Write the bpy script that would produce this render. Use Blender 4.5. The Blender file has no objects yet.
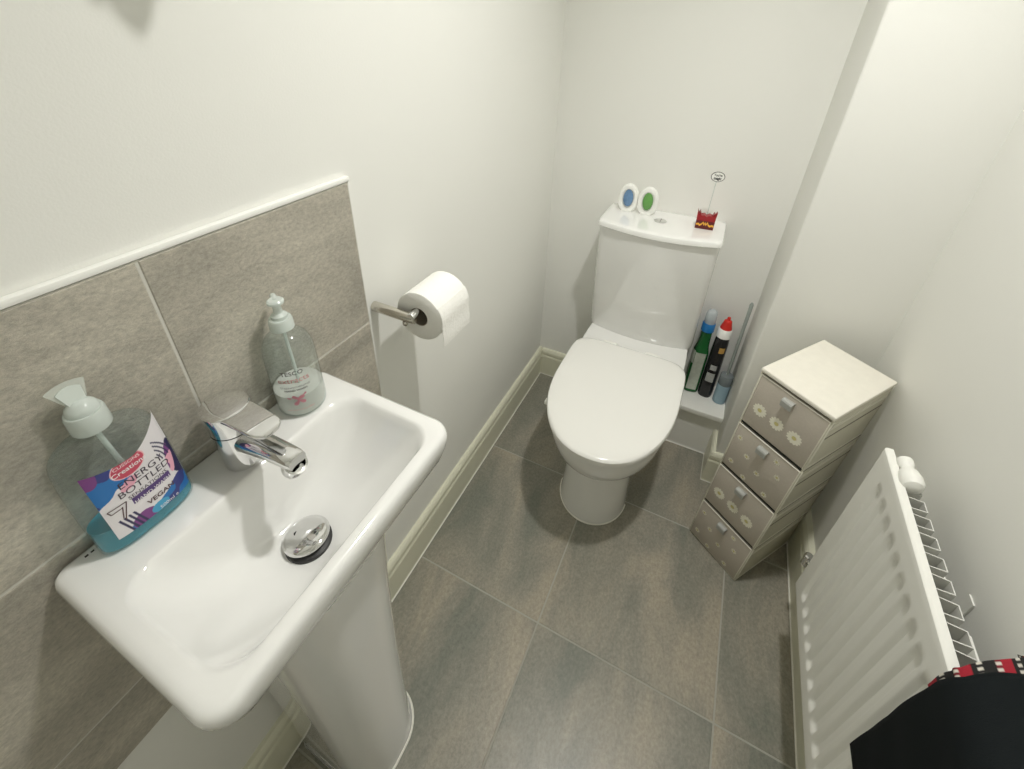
import bpy, bmesh, math, random
from mathutils import Vector, Matrix, noise
random.seed(7)
S = bpy.context.scene
COL = S.collection
PI = math.pi

# ------------------------------------------------------------------ camera
cd = bpy.data.cameras.new('camera'); cam = bpy.data.objects.new('camera', cd); COL.objects.link(cam)
Rr = [(0.8923402696786327, 0.45100226468364674, 0.018049940722539223),
      (0.24280666908323653, -0.44593137967855195, -0.8615045711235007),
      (-0.3804914776424946, 0.7731378673097089, -0.5074288852373562)]
cam.matrix_world = Matrix(((Rr[0][0], -Rr[1][0], -Rr[2][0], 0), (Rr[0][1], -Rr[1][1], -Rr[2][1], 0),
                           (Rr[0][2], -Rr[1][2], -Rr[2][2], 1.44), (0, 0, 0, 1)))
cd.sensor_width = 36; cd.sensor_fit = 'HORIZONTAL'; cd.lens = 449.3465 / 1024 * 36
cd.shift_x = (512 - 502.446) / 1024; cd.shift_y = (286.15 - 384.5) / 1024
cd.clip_start = .02; S.camera = cam
S.view_settings.view_transform = 'Standard'; S.view_settings.look = 'None'
S.view_settings.gamma = 1; S.view_settings.use_curve_mapping = False
S.view_settings.exposure = 0.0
S.cycles.max_bounces = 14; S.cycles.diffuse_bounces = 8; S.cycles.transparent_max_bounces = 24
S.cycles.use_denoising = True
S.cycles.sample_clamp_indirect = 6
S.cycles.caustics_reflective = False; S.cycles.caustics_refractive = False

# ------------------------------------------------------------------ materials
def lin(c):
    return tuple(((v / 255) / 12.92 if v / 255 <= .04045 else ((v / 255 + .055) / 1.055) ** 2.4) for v in c)
def mat(name, col=(.8, .8, .8), rough=.5, metal=0, bump=0, bscale=200, spec=.5, coat=0, var=0, vscale=20, sheen=0):
    m = bpy.data.materials.new(name); m.use_nodes = True
    nt = m.node_tree; b = nt.nodes['Principled BSDF']
    b.inputs['Base Color'].default_value = (*col, 1); b.inputs['Roughness'].default_value = rough
    b.inputs['Metallic'].default_value = metal; b.inputs['Specular IOR Level'].default_value = spec
    b.inputs['Coat Weight'].default_value = coat; b.inputs['Coat Roughness'].default_value = .05
    b.inputs['Sheen Weight'].default_value = sheen
    tc = nt.nodes.new('ShaderNodeTexCoord')
    n = nt.nodes.new('ShaderNodeTexNoise'); n.inputs['Scale'].default_value = vscale; n.inputs['Detail'].default_value = 4
    nt.links.new(tc.outputs['Object'], n.inputs['Vector'])
    mx = nt.nodes.new('ShaderNodeMix'); mx.data_type = 'RGBA'
    mx.inputs[6].default_value = (*[c * (1 - var) for c in col], 1); mx.inputs[7].default_value = (*[min(1, c * (1 + var)) for c in col], 1)
    nt.links.new(n.outputs['Fac'], mx.inputs[0]); nt.links.new(mx.outputs[2], b.inputs['Base Color'])
    if bump:
        n2 = nt.nodes.new('ShaderNodeTexNoise'); n2.inputs['Scale'].default_value = bscale; n2.inputs['Detail'].default_value = 3
        nt.links.new(tc.outputs['Object'], n2.inputs['Vector'])
        bp = nt.nodes.new('ShaderNodeBump'); bp.inputs['Strength'].default_value = bump; bp.inputs['Distance'].default_value = .002
        nt.links.new(n2.outputs['Fac'], bp.inputs['Height']); nt.links.new(bp.outputs['Normal'], b.inputs['Normal'])
    return m
def attr_mat(name, rough=.4, attr='col'):
    m = bpy.data.materials.new(name); m.use_nodes = True; nt = m.node_tree; b = nt.nodes['Principled BSDF']
    a = nt.nodes.new('ShaderNodeAttribute'); a.attribute_name = attr
    nt.links.new(a.outputs['Color'], b.inputs['Base Color']); b.inputs['Roughness'].default_value = rough
    return m
def clear_mat(name, tint=(1, 1, 1), milk=0.0, rough=.06, gloss=1.0, milkcol=(.9, .9, .9)):
    """thin clear plastic: tinted see-through, a little milky diffuse, fresnel gloss"""
    m = bpy.data.materials.new(name); m.use_nodes = True; nt = m.node_tree
    for n in list(nt.nodes):
        if n.type != 'OUTPUT_MATERIAL': nt.nodes.remove(n)
    out = [n for n in nt.nodes if n.type == 'OUTPUT_MATERIAL'][0]
    t = nt.nodes.new('ShaderNodeBsdfTransparent'); t.inputs[0].default_value = (*tint, 1)
    d = nt.nodes.new('ShaderNodeBsdfDiffuse'); d.inputs[0].default_value = (*milkcol, 1)
    g = nt.nodes.new('ShaderNodeBsdfGlossy'); g.inputs['Roughness'].default_value = rough
    lw = nt.nodes.new('ShaderNodeLayerWeight'); lw.inputs['Blend'].default_value = .35
    m1 = nt.nodes.new('ShaderNodeMixShader'); m1.inputs[0].default_value = milk
    nt.links.new(t.outputs[0], m1.inputs[1]); nt.links.new(d.outputs[0], m1.inputs[2])
    mul = nt.nodes.new('ShaderNodeMath'); mul.operation = 'MULTIPLY'; mul.inputs[1].default_value = gloss
    pw = nt.nodes.new('ShaderNodeMath'); pw.operation = 'POWER'; pw.inputs[1].default_value = 3.0
    nt.links.new(lw.outputs['Facing'], pw.inputs[0]); ad = nt.nodes.new('ShaderNodeMath'); ad.operation = 'MULTIPLY_ADD'; ad.inputs[1].default_value = .95; ad.inputs[2].default_value = .035
    nt.links.new(pw.outputs[0], ad.inputs[0]); nt.links.new(ad.outputs[0], mul.inputs[0])
    m2 = nt.nodes.new('ShaderNodeMixShader'); nt.links.new(mul.outputs[0], m2.inputs[0])
    nt.links.new(m1.outputs[0], m2.inputs[1]); nt.links.new(g.outputs[0], m2.inputs[2])
    nt.links.new(m2.outputs[0], out.inputs[0])
    return m

def stone_mat(name, c1, c2, c3, stretch, rough, speck, bumps=.25):
    """stone-look porcelain; per-tile offset stored in the 'tile' attribute"""
    m = bpy.data.materials.new(name); m.use_nodes = True; nt = m.node_tree; b = nt.nodes['Principled BSDF']; L = nt.links.new
    N = nt.nodes.new
    tc = N('ShaderNodeTexCoord'); at = N('ShaderNodeAttribute'); at.attribute_name = 'tile'
    ofs = N('ShaderNodeVectorMath'); ofs.operation = 'MULTIPLY_ADD'; ofs.inputs[1].default_value = (7, 7, 7)
    L(at.outputs['Vector'], ofs.inputs[0]); L(tc.outputs['Object'], ofs.inputs[2])
    mp = N('ShaderNodeMapping'); mp.inputs['Scale'].default_value = stretch; L(ofs.outputs[0], mp.inputs[0])
    n1 = N('ShaderNodeTexNoise'); n1.inputs['Scale'].default_value = 3.2; n1.inputs['Detail'].default_value = 6; n1.inputs['Roughness'].default_value = .6; n1.inputs['Distortion'].default_value = .6
    L(mp.outputs[0], n1.inputs['Vector'])
    r1 = N('ShaderNodeValToRGB'); e = r1.color_ramp.elements; e[0].position = .36; e[0].color = (*c1, 1); e[1].position = .64; e[1].color = (*c3, 1)
    em = r1.color_ramp.elements.new(.5); em.color = (*c2, 1)
    L(n1.outputs['Fac'], r1.inputs[0])
    n2 = N('ShaderNodeTexNoise'); n2.inputs['Scale'].default_value = speck; n2.inputs['Detail'].default_value = 6; n2.inputs['Roughness'].default_value = .8
    mp2 = N('ShaderNodeMapping'); mp2.inputs['Scale'].default_value = tuple(1 if s <= 1 else 1 + (s - 1) * .5 for s in stretch); L(ofs.outputs[0], mp2.inputs[0])
    L(mp2.outputs[0], n2.inputs['Vector'])
    r2 = N('ShaderNodeValToRGB'); e = r2.color_ramp.elements; e[0].position = .3; e[0].color = (.72, .72, .72, 1); e[1].position = .7; e[1].color = (1.28, 1.27, 1.25, 1)
    L(n2.outputs['Fac'], r2.inputs[0])
    mx = N('ShaderNodeMix'); mx.data_type = 'RGBA'; mx.blend_type = 'MULTIPLY'; mx.inputs[0].default_value = 1
    L(r1.outputs[0], mx.inputs[6]); L(r2.outputs[0], mx.inputs[7]); L(mx.outputs[2], b.inputs['Base Color'])
    bp = N('ShaderNodeBump'); bp.inputs['Strength'].default_value = bumps; bp.inputs['Distance'].default_value = .0015
    L(n2.outputs['Fac'], bp.inputs['Height']); L(bp.outputs['Normal'], b.inputs['Normal'])
    b.inputs['Roughness'].default_value = rough
    return m

M = {}
M['wall'] = mat('wall_paint', (.815, .815, .782), .75, bump=.08, bscale=350, var=.01, vscale=3)
M['ceil'] = mat('ceiling_paint', (.86, .86, .84), .8)
M['skirt'] = mat('skirting_gloss', (.74, .735, .60), .28, var=.02)
M['caulk'] = mat('caulk', (.83, .82, .76), .4)
M['grout_f'] = mat('floor_grout', (.40, .39, .345), .8)
M['grout_w'] = mat('wall_grout', (.62, .61, .56), .8)
M['floor'] = stone_mat('floor_tile', lin((124, 126, 117)), lin((144, 141, 130)), lin((164, 156, 141)), (1.9, .65, 1), .34, 110, .15)
M['wtile'] = stone_mat('wall_tile', lin((158, 154, 144)), lin((175, 170, 159)), lin((192, 187, 175)), (1, 1, 2.6), .5, 110, .8)
M['ceramic'] = mat('white_ceramic', (.83, .83, .815), .07, coat=.6, spec=.5, var=.004)
M['seat'] = mat('seat_plastic', (.85, .845, .815), .16, coat=.2)
M['plastic'] = mat('white_plastic', (.84, .84, .80), .3)
M['radw'] = mat('radiator_enamel', (.81, .81, .77), .3)
M['radfin'] = mat('radiator_fin_metal', (.66, .66, .63), .4)
M['chrome'] = mat('chrome', (.74, .74, .74), .05, metal=1)
M['nickel'] = mat('brushed_nickel', (.62, .59, .53), .25, metal=1)
M['rubber'] = mat('black_rubber', (.02, .02, .02), .5)
M['paper'] = mat('toilet_paper', (.90, .895, .86), .9, bump=.5, bscale=160)
M['card'] = mat('cardboard_core', (.38, .33, .26), .8)
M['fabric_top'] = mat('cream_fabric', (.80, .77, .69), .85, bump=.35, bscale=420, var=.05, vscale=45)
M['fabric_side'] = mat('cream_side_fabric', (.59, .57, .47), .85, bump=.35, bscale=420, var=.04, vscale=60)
M['drawer'] = mat('taupe_fabric', (.50, .455, .395), .85, bump=.4, bscale=500, var=.07, vscale=180)
M['piping'] = mat('cream_piping', (.74, .72, .63), .7)
M['gap'] = mat('dark_gap', (.03, .03, .028), .9)
M['tab'] = mat('grey_ribbon', (.42, .43, .41), .55, bump=.2, bscale=900)
M['petal'] = mat('daisy_petal', (.83, .81, .69), .8)
M['eye'] = mat('daisy_eye', (.62, .56, .25), .8)
M['black_cloth'] = mat('black_cloth', (.006, .0085, .0095), .85, bump=.3, bscale=900, spec=.15)
M['clear'] = clear_mat('clear_plastic', (.91, .95, .945), .04, .05, 1.0)
M['clearpump'] = clear_mat('pump_plastic', (.9, .95, .94), .62, .15, .7, (.82, .87, .84))
M['pumpdisc'] = clear_mat('pump_disc_plastic', (.92, .95, .93), .3, .1, .8, (.84, .86, .82))
M['bluesoap'] = clear_mat('blue_liquid', (.22, .78, .90), .38, .05, .6, (.10, .58, .74))
M['milk'] = clear_mat('milky_soap', (.9, .9, .88), .6, .1, .4, (.86, .85, .81))
M['print'] = attr_mat('label_print', .35)
M['whiteplain'] = mat('plain_white', (.87, .87, .84), .3)

def ink(name, c, r=.4):
    return mat(name, lin(c), r)

# ------------------------------------------------------------------ mesh helpers
def obj(name, bm, m, parent=None, smooth=True, mods=None, angle=40):
    bmesh.ops.recalc_face_normals(bm, faces=bm.faces[:]) if mods != 'keep' else None
    me = bpy.data.meshes.new(name); bm.to_mesh(me); bm.free()
    ms = m if isinstance(m, (list, tuple)) else [m]
    for k in ms: me.materials.append(k)
    if smooth:
        me.polygons.foreach_set('use_smooth', [True] * len(me.polygons))
        me.set_sharp_from_angle(angle=math.radians(angle))
    o = bpy.data.objects.new(name, me); COL.objects.link(o)
    if parent is not None:
        o.parent = parent
        o.matrix_parent_inverse = Matrix.Identity(4)
    return o
def thing(name, label, cat, loc=(0, 0, 0), rz=0, group=None):
    o = bpy.data.objects.new(name, None); COL.objects.link(o); o.location = loc; o.rotation_euler = (0, 0, rz)
    o.empty_display_size = .02
    o['label'] = label; o['category'] = cat
    if group: o['group'] = group
    return o
def tag(o, label, cat, group=None):
    o['label'] = label; o['category'] = cat
    if group: o['group'] = group
    return o
def struct(name, bm, m, parent=None, **k):
    o = obj(name, bm, m, parent, **k); o['kind'] = 'structure'; return o
def plabel(o, l): o['label'] = l; return o

def nb(): return bmesh.new()
def box(bm, x0, x1, y0, y1, z0, z1, bev=0, mi=0, seg=2):
    t = bmesh.new()
    bmesh.ops.create_cube(t, size=1)
    for v in t.verts:
        v.co = Vector(((x0 + x1) / 2 + v.co.x * (x1 - x0), (y0 + y1) / 2 + v.co.y * (y1 - y0), (z0 + z1) / 2 + v.co.z * (z1 - z0)))
    if bev: bmesh.ops.bevel(t, geom=t.edges[:], offset=bev, segments=seg, affect='EDGES', profile=.5)
    for f in t.faces: f.material_index = mi
    join(bm, t); return bm
def join(bm, t, mtx=None):
    vm = {}
    for v in t.verts: vm[v.index if False else v] = bm.verts.new(mtx @ v.co if mtx else v.co)
    for f in t.faces:
        try:
            nf = bm.faces.new([vm[v] for v in f.verts]); nf.material_index = f.material_index
        except ValueError: pass
    t.free(); return bm
def loft(bm, rings, cap0=True, cap1=True, close=True, mi=0):
    vs = [[bm.verts.new(p) for p in r] for r in rings]
    n = len(vs[0])
    for a, b in zip(vs, vs[1:]):
        for i in range(n if close else n - 1):
            j = (i + 1) % n
            f = bm.faces.new((a[i], a[j], b[j], b[i])); f.material_index = mi
    if cap0: bm.faces.new(vs[0][::-1]).material_index = mi
    if cap1: bm.faces.new(vs[-1]).material_index = mi
    return bm
def lathe(bm, prof, n=40, axis='z', o=(0, 0, 0), caps=(True, True), mi=0):
    rings = []
    for r, h in prof:
        ring = []
        for i in range(n):
            a = 2 * PI * i / n; u, v = r * math.cos(a), r * math.sin(a)
            p = {'z': (u, v, h), 'x': (h, u, v), 'y': (v, h, u)}[axis]
            ring.append((p[0] + o[0], p[1] + o[1], p[2] + o[2]))
        rings.append(ring)
    return loft(bm, rings, caps[0], caps[1], mi=mi)
def tube(bm, pts, r, n=12, mi=0):
    pts = [Vector(p) for p in pts]; rings = []
    up = Vector((0, 0, 1))
    prev = None
    for i, p in enumerate(pts):
        d = (pts[min(i + 1, len(pts) - 1)] - pts[max(i - 1, 0)]).normalized()
        if prev is None:
            a = d.orthogonal().normalized()
        else:
            a = (prev - d * prev.dot(d)).normalized()
        prev = a; b = d.cross(a)
        rr_ = r[i] if isinstance(r, (list, tuple)) else r
        rings.append([p + (a * math.cos(2 * PI * k / n) + b * math.sin(2 * PI * k / n)) * rr_ for k in range(n)])
    return loft(bm, rings, mi=mi)
def rrect(x0, x1, y0, y1, rf, rb, z, n=8):
    """rounded rectangle ring; rf = radius at the x1 (front) corners, rb at the x0 corners"""
    pts = []
    lim = min(x1 - x0, y1 - y0) / 2 - 1e-4
    rf = min(rf, lim); rb = min(rb, lim)
    for cx, cy, a0, r in ((x1 - rf, y0 + rf, -90, rf), (x1 - rf, y1 - rf, 0, rf), (x0 + rb, y1 - rb, 90, rb), (x0 + rb, y0 + rb, 180, rb)):
        for k in range(n + 1):
            a = math.radians(a0 + 90 * k / n); pts.append((cx + r * math.cos(a), cy + r * math.sin(a), z))
    # extra points along the long sides keep the quads even
    return pts
def catmull(keys, sub):
    out = []
    n = len(keys)
    for i in range(n - 1):
        p0, p1, p2, p3 = keys[max(i - 1, 0)], keys[i], keys[i + 1], keys[min(i + 2, n - 1)]
        for s in range(sub):
            t = s / sub
            out.append(tuple(.5 * (2 * b + (c - a) * t + (2 * a - 5 * b + 4 * c - d) * t * t + (3 * b - a - 3 * c + d) * t ** 3)
                             for a, b, c, d in zip(p0, p1, p2, p3)))
    out.append(tuple(keys[-1])); return out
def poly_prism(bm, pts, z0, z1, mi=0):
    """closed outline in xy extruded along z"""
    return loft(bm, [[(x, y, z0) for x, y in pts], [(x, y, z1) for x, y in pts]], mi=mi)
def text_bm(body, size, mapper, align='CENTER', sx=1.0, bold=0.0, subdiv=0):
    cu = bpy.data.curves.new('t', 'FONT'); cu.body = body; cu.size = size; cu.align_x = align; cu.align_y = 'CENTER'
    cu.resolution_u = 3; cu.offset = bold
    to = bpy.data.objects.new('t', cu); COL.objects.link(to)
    dg = bpy.context.evaluated_depsgraph_get(); dg.update()
    me = bpy.data.meshes.new_from_object(to.evaluated_get(dg))
    bm = bmesh.new(); bm.from_mesh(me)
    if subdiv: bmesh.ops.subdivide_edges(bm, edges=bm.edges[:], cuts=subdiv)
    for v in bm.verts: v.co = Vector(mapper(v.co.x * sx, v.co.y))
    bpy.data.objects.remove(to); bpy.data.curves.remove(cu); bpy.data.meshes.remove(me)
    return bm

# ------------------------------------------------------------------ room
XL, XR, YB, YN, ZC = -.572, .497, 1.572, -.42, 2.46
struct('wall_left', box(nb(), XL - .08, XL, YN - .08, YB + .08, 0, ZC), M['wall'], smooth=False)
struct('wall_right', box(nb(), XR, XR + .08, YN - .08, YB + .08, 0, ZC), M['wall'], smooth=False)
struct('wall_back', box(nb(), XL, XR, YB, YB + .08, 0, ZC), M['wall'], smooth=False)
struct('wall_near', box(nb(), XL, XR, YN - .08, YN, 0, ZC), M['wall'], smooth=False)
struct('ceiling', box(nb(), XL - .08, XR + .08, YN - .08, YB + .08, ZC, ZC + .05), M['ceil'], smooth=False)
# pipe boxing column in the back right corner and low boxing with a white shelf board behind the toilet
CX, CY = .211, 1.310
bm = nb(); box(bm, CX, XR + .03, CY, YB + .03, -.02, ZC + .02, .007, seg=4)
struct('wall_boxing', bm, M['wall'])
struct('wall_ledge', box(nb(), -.03, CX, 1.42, YB, 0, .196), M['wall'], smooth=False)
bm = nb(); box(bm, -.03, CX + .001, 1.398, YB, .196, .219, .004)
struct('trim_3', bm, M['plastic'])

def tiled(name, cells, mapper, groutbox, m, mg, gap=.0016, th=.0025):
    """cells: list of (u0,u1,v0,v1); mapper(u,v,h) -> xyz ; h outward"""
    bm = nb(); lay = bm.loops.layers.float_color.new('tile')
    for ci, (u0, u1, v0, v1) in enumerate(cells):
        g = gap; b = .0012
        o = [(u0 + g, v0 + g), (u1 - g, v0 + g), (u1 - g, v1 - g), (u0 + g, v1 - g)]
        i_ = [(u0 + g + b, v0 + g + b), (u1 - g - b, v0 + g + b), (u1 - g - b, v1 - g - b), (u0 + g + b, v1 - g - b)]
        A = [bm.verts.new(mapper(u, v, 0)) for u, v in o]; B = [bm.verts.new(mapper(u, v, th * .7)) for u, v in o]
        Cc = [bm.verts.new(mapper(u, v, th)) for u, v in i_]
        fs = [bm.faces.new(Cc)]
        for P, Q in ((A, B), (B, Cc)):
            for k in range(4): fs.append(bm.faces.new((P[k], P[(k + 1) % 4], Q[(k + 1) % 4], Q[k])))
        rnd = (random.random(), random.random(), random.random(), 1)
        for f in fs:
            for l in f.loops: l[lay] = rnd
    n0 = len(bm.faces)
    (a0, a1, b0, b1, h0, h1) = groutbox
    vs = [bm.verts.new(mapper(u, v, h)) for h in (h0, h1) for u, v in ((a0, b0), (a1, b0), (a1, b1), (a0, b1))]
    for q in ((0, 1, 2, 3), (4, 5, 6, 7), (0, 1, 5, 4), (1, 2, 6, 5), (2, 3, 7, 6), (3, 0, 4, 7)):
        f = bm.faces.new([vs[k] for k in q]); f.material_index = 1
    return bm
# floor tiles
xs = [XL - .04, -.161, .296, XR + .02]; ys = [-.46, .112, .594, 1.075, YB + .02]
cells = [(xs[i], xs[i + 1], ys[j], ys[j + 1]) for i in range(3) for j in range(4)]
struct('floor', tiled('floor', cells, lambda u, v, h: (u, v, h - .0025), (XL - .08, XR + .08, YN - .08, YB + .08, -.05, .0014), M['floor'], M['grout_f'], .0022), [M['floor'], M['grout_f']], smooth=False)
# wall tiles behind the basin
XT = -.562
ys2 = [-.358, .2155, .545]; zs2 = [.518, .631, .918, 1.203]
cells = [(ys2[i], ys2[i + 1], zs2[j], zs2[j + 1]) for i in range(2) for j in range(3)]
struct('trim_1', tiled('t', cells, lambda u, v, h: (XT - .0025 + h, u, v), (-.36, .545, .5185, 1.2025, -.0075, .0014), M['wtile'], M['grout_w'], .0017), [M['wtile'], M['grout_w']], smooth=False)
bm = nb(); box(bm, XL, XT + .0015, -.36, .549, 1.2035, 1.212, .002)
struct('trim_2', bm, M['whiteplain'])
bm = nb(); box(bm, XL, XT - .001, .5455, .5495, .518, 1.2035, .001)
struct('trim_4', bm, M['wall'])

# skirting boards: moulded profile swept straight
def skirting(name, a, b, nrm, h=.142, t=.017, capa=0, capb=0):
    prof = [(0, 0), (t, 0), (t, h * .72), (t - .002, h * .76), (t - .0035, h * .775), (t - .0035, h * .80), (t - .001, h * .83), (t - .0015, h * .92), (t - .005, h * .97), (t - .009, h), (0, h)]
    a = Vector(a); b = Vector(b); n = Vector(nrm); d = (b - a).normalized()
    r0 = [a + n * p + Vector((0, 0, q)) - d * (p * capa) for p, q in prof]
    r1 = [b + n * p + Vector((0, 0, q)) + d * (p * capb) for p, q in prof]
    bm = nb(); loft(bm, [r0, r1])
    return struct(name, bm, M['skirt'], smooth=False)
skirting('baseboard_left', (XL, YN, 0), (XL, YB, 0), (1, 0, 0))
skirting('baseboard_back', (XL + .017, YB, 0), (-.03, YB, 0), (0, -1, 0))
skirting('baseboard_right', (XR, YN, 0), (XR, CY - .017, 0), (-1, 0, 0), t=.025)
skirting('baseboard_boxing', (CX, 1.42, 0), (CX, CY, 0), (-1, 0, 0), capb=1)
skirting('baseboard_column', (CX, CY, 0), (XR, CY, 0), (0, -1, 0), capa=1)
def bead(name, pts, r=.0022):
    bm = nb(); tube(bm, pts, r, 8); return struct(name, bm, M['caulk'])
bead('trim_5', [(XL + .018, YN, .001), (XL + .018, YB - .018, .001), (-.03, YB - .018, .001)])
bead('trim_6', [(-.03, 1.419, .001), (CX - .018, 1.419, .001), (CX - .018, CY - .018, .001), (XR - .026, CY - .018, .001), (XR - .026, YN, .001)])

# ------------------------------------------------------------------ ceiling lamp
lamp = thing('ceiling_lamp', 'round white ceiling lamp in the middle of the ceiling', 'lamp', (.08, .72, ZC))
bm = nb(); lathe(bm, [(.055, 0), (.055, -.012), (.02, -.016), (.02, -.03)], 32); obj('lamp_base', bm, M['plastic'], lamp)
em = bpy.data.materials.new('bulb_glow'); em.use_nodes = True
b_ = em.node_tree.nodes['Principled BSDF']; b_.inputs['Base Color'].default_value = (.9, .9, .85, 1)
b_.inputs['Emission Color'].default_value = (1, .985, .93, 1); b_.inputs['Emission Strength'].default_value = 60
bm = nb(); bmesh.ops.create_icosphere(bm, subdivisions=2, radius=.04, matrix=Matrix.Translation((0, 0, -.065))); obj('bulb', bm, em, lamp)
ld = bpy.data.lights.new('lamp_light', 'SPOT'); ld.energy = 57; ld.color = (1, .985, .94); ld.spot_size = math.radians(122); ld.spot_blend = 1; ld.shadow_soft_size = .045
lo = bpy.data.objects.new('lamp_light', ld); COL.objects.link(lo); lo.location = (.08, .72, ZC - .15)

# ------------------------------------------------------------------ toilet
TX = -.1445
toilet = thing('toilet', 'white close-coupled toilet with closed lid against the back wall', 'toilet', (TX, 1.2, 0))
def T(p): return (p[0] - TX, p[1] - 1.2, p[2])
def oval(yf, yb, hw, z, back=.0, n=48, p=2.0, ybw=None):
    """toilet outline in world xy: front half ellipse, back squarer. yf front y, yb back y, hw half width; widest at ym"""
    ym = yb - (yb - yf) * .52 if ybw is None else ybw
    pts = []
    for i in range(n):
        a = 2 * PI * i / n
        c, s = math.cos(a), math.sin(a)
        if s < 0:
            x = hw * math.copysign(abs(c) ** (2 / p), c); y = ym - (ym - yf) * abs(s) ** (2 / p)
        else:
            q = 2 + back
            wr = hw
            x = wr * math.copysign(abs(c) ** (2 / q), c); y = ym + (yb - ym) * abs(s) ** (2 / q)
        pts.append((x, y - 1.2, z))
    return pts
# pan: foot, waist, bowl, rim
keys = [  # z, yf, yb, hw, ymid, back exponent
    (.000, .934, 1.42, .113, 1.06, 3), (.012, .934, 1.42, .113, 1.06, 3), (.02, .936, 1.42, .112, 1.06, 3), (.10, .950, 1.42, .109, 1.07, 3),
    (.20, .958, 1.44, .110, 1.08, 3), (.245, .948, 1.46, .118, 1.09, 3), (.272, .915, 1.48, .138, 1.09, 3), (.295, .880, 1.49, .158, 1.09, 3.5), (.325, .860, 1.50, .170, 1.09, 4),
    (.365, .845, 1.52, .179, 1.09, 5), (.400, .838, 1.54, .184, 1.09, 6), (.412, .838, 1.55, .185, 1.09, 7), (.419, .842, 1.55, .183, 1.09, 7)]
rings = [oval(k[1], k[2], k[3], k[0], k[5], ybw=k[4]) for k in catmull(keys, 4)]
bm = nb(); loft(bm, rings)
obj('pan', bm, M['ceramic'], toilet)
bm = nb()
tube(bm, [(p[0], p[1], .002) for p in sorted([q for q in oval(.933, 1.40, .1135, 0, 3, 80, ybw=1.06) if q[1] < -.10], key=lambda q: q[0])] , .003, 6)
plabel(obj('sealant_bead', bm, M['caulk'], toilet), 'white sealant around the foot')
def slab(name, m, prof, sq=2.0, bk=5):
    bm = nb(); loft(bm, [oval(yf, yb, hw, z, bk, 64, sq, ybw=1.13) for z, yf, yb, hw in prof]); return obj(name, bm, m, toilet)
slab('seat_ring', M['seat'], [(.420, .836, 1.325, .180), (.4205, .832, 1.328, .184), (.431, .831, 1.33, .185), (.4325, .835, 1.326, .181)], 2.1)
lidp = [(.4340, .824, 1.333, .187), (.4345, .819, 1.336, .194), (.446, .818, 1.336, .195), (.4505, .8215, 1.333, .1925), (.453, .828, 1.327, .183), (.4545, .845, 1.315, .168), (.4555, .90, 1.27, .12), (.456, .98, 1.20, .05)]
slab('lid', M['seat'], lidp, 2.18)
for s in (-1, 1):
    bm = nb(); lathe(bm, [(.010, -.025), (.011, -.022), (.011, .022), (.010, .025)], 20, 'x', (s * .075, 1.343 - 1.2, .438)); box(bm, s * .075 - .012, s * .075 + .012, 1.338 - 1.2, 1.356 - 1.2, .419, .436, .002)
    obj('hinge', bm, M['plastic'], toilet)
bm = nb(); box(bm, -.186, -.176, .985 - 1.2, 1.003 - 1.2, .407, .4205, .002); plabel(obj('seat_buffer', bm, M['plastic'], toilet), 'small clip sticking out under the seat edge')
# cistern: tapered body with a bowed front
def cring(hw, yf, bow, yb, z, r=.03, n=14):
    pts = []
    # back edge
    pts += [(hw - .004, yb - 1.2, z), (-(hw - .004), yb - 1.2, z)]
    # left side to front-left corner, front bow, front-right corner
    pts += [(-hw, yb - .02 - 1.2, z), (-hw, (yb + yf) / 2 - 1.2, z)]
    for k in range(5):
        a = math.radians(180 + 90 * k / 4 - 8 * k / 4); pts.append((-hw + r + r * math.cos(a), yf + r - 1.2 + r * math.sin(a), z))
    for k in range(1, n):
        t = -1 + 2 * k / n; pts.append((t * (hw - r), yf - bow * (1 - t * t) - 1.2, z))
    for k in range(5):
        a = math.radians(278 + 82 * k / 4); pts.append((hw - r + r * math.cos(a), yf + r - 1.2 + r * math.sin(a), z))
    pts += [(hw, (yb + yf) / 2 - 1.2, z), (hw, yb - .02 - 1.2, z)]
    return pts
bm = nb()
keys = [(.420, .186, 1.468, .022, 1.558), (.424, .1905, 1.463, .023, 1.56), (.50, .190, 1.445, .026, 1.562), (.62, .189, 1.420, .028, 1.564), (.75, .188, 1.397, .030, 1.566), (.864, .188, 1.384, .031, 1.567)]
loft(bm, [cring(k[1], k[2], k[3], k[4], k[0]) for k in catmull(keys, 3)]); obj('cistern', bm, M['ceramic'], toilet)
bm = nb()
keys = [(.8655, .187, 1.382, .031, 1.569), (.866, .1905, 1.3775, .031, 1.570), (.868, .192, 1.3755, .031, 1.571), (.878, .1915, 1.376, .031, 1.571), (.883, .189, 1.379, .031, 1.570), (.885, .183, 1.386, .030, 1.566), (.8855, .17, 1.40, .028, 1.56)]
loft(bm, [cring(k[1], k[2], k[3], k[4], k[0], .024) for k in keys]); obj('cistern_lid', bm, M['ceramic'], toilet)
bt = nb(); lathe(bt, [(.020, .8848), (.020, .8868), (.0185, .8876)], 32, 'z', T((-.150, 1.468, 0))); bo = obj('flush_button', bt, M['chrome'], toilet)
plabel(bo, 'round chrome dual flush button')
bm = nb(); box(bm, -.150 - TX - .0007, -.150 - TX + .0007, 1.468 - 1.2 - .0175, 1.468 - 1.2 + .0175, .8872, .8879); obj('button_split', bm, M['rubber'], bo)
bo.location = (0, 0, 0)

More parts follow.
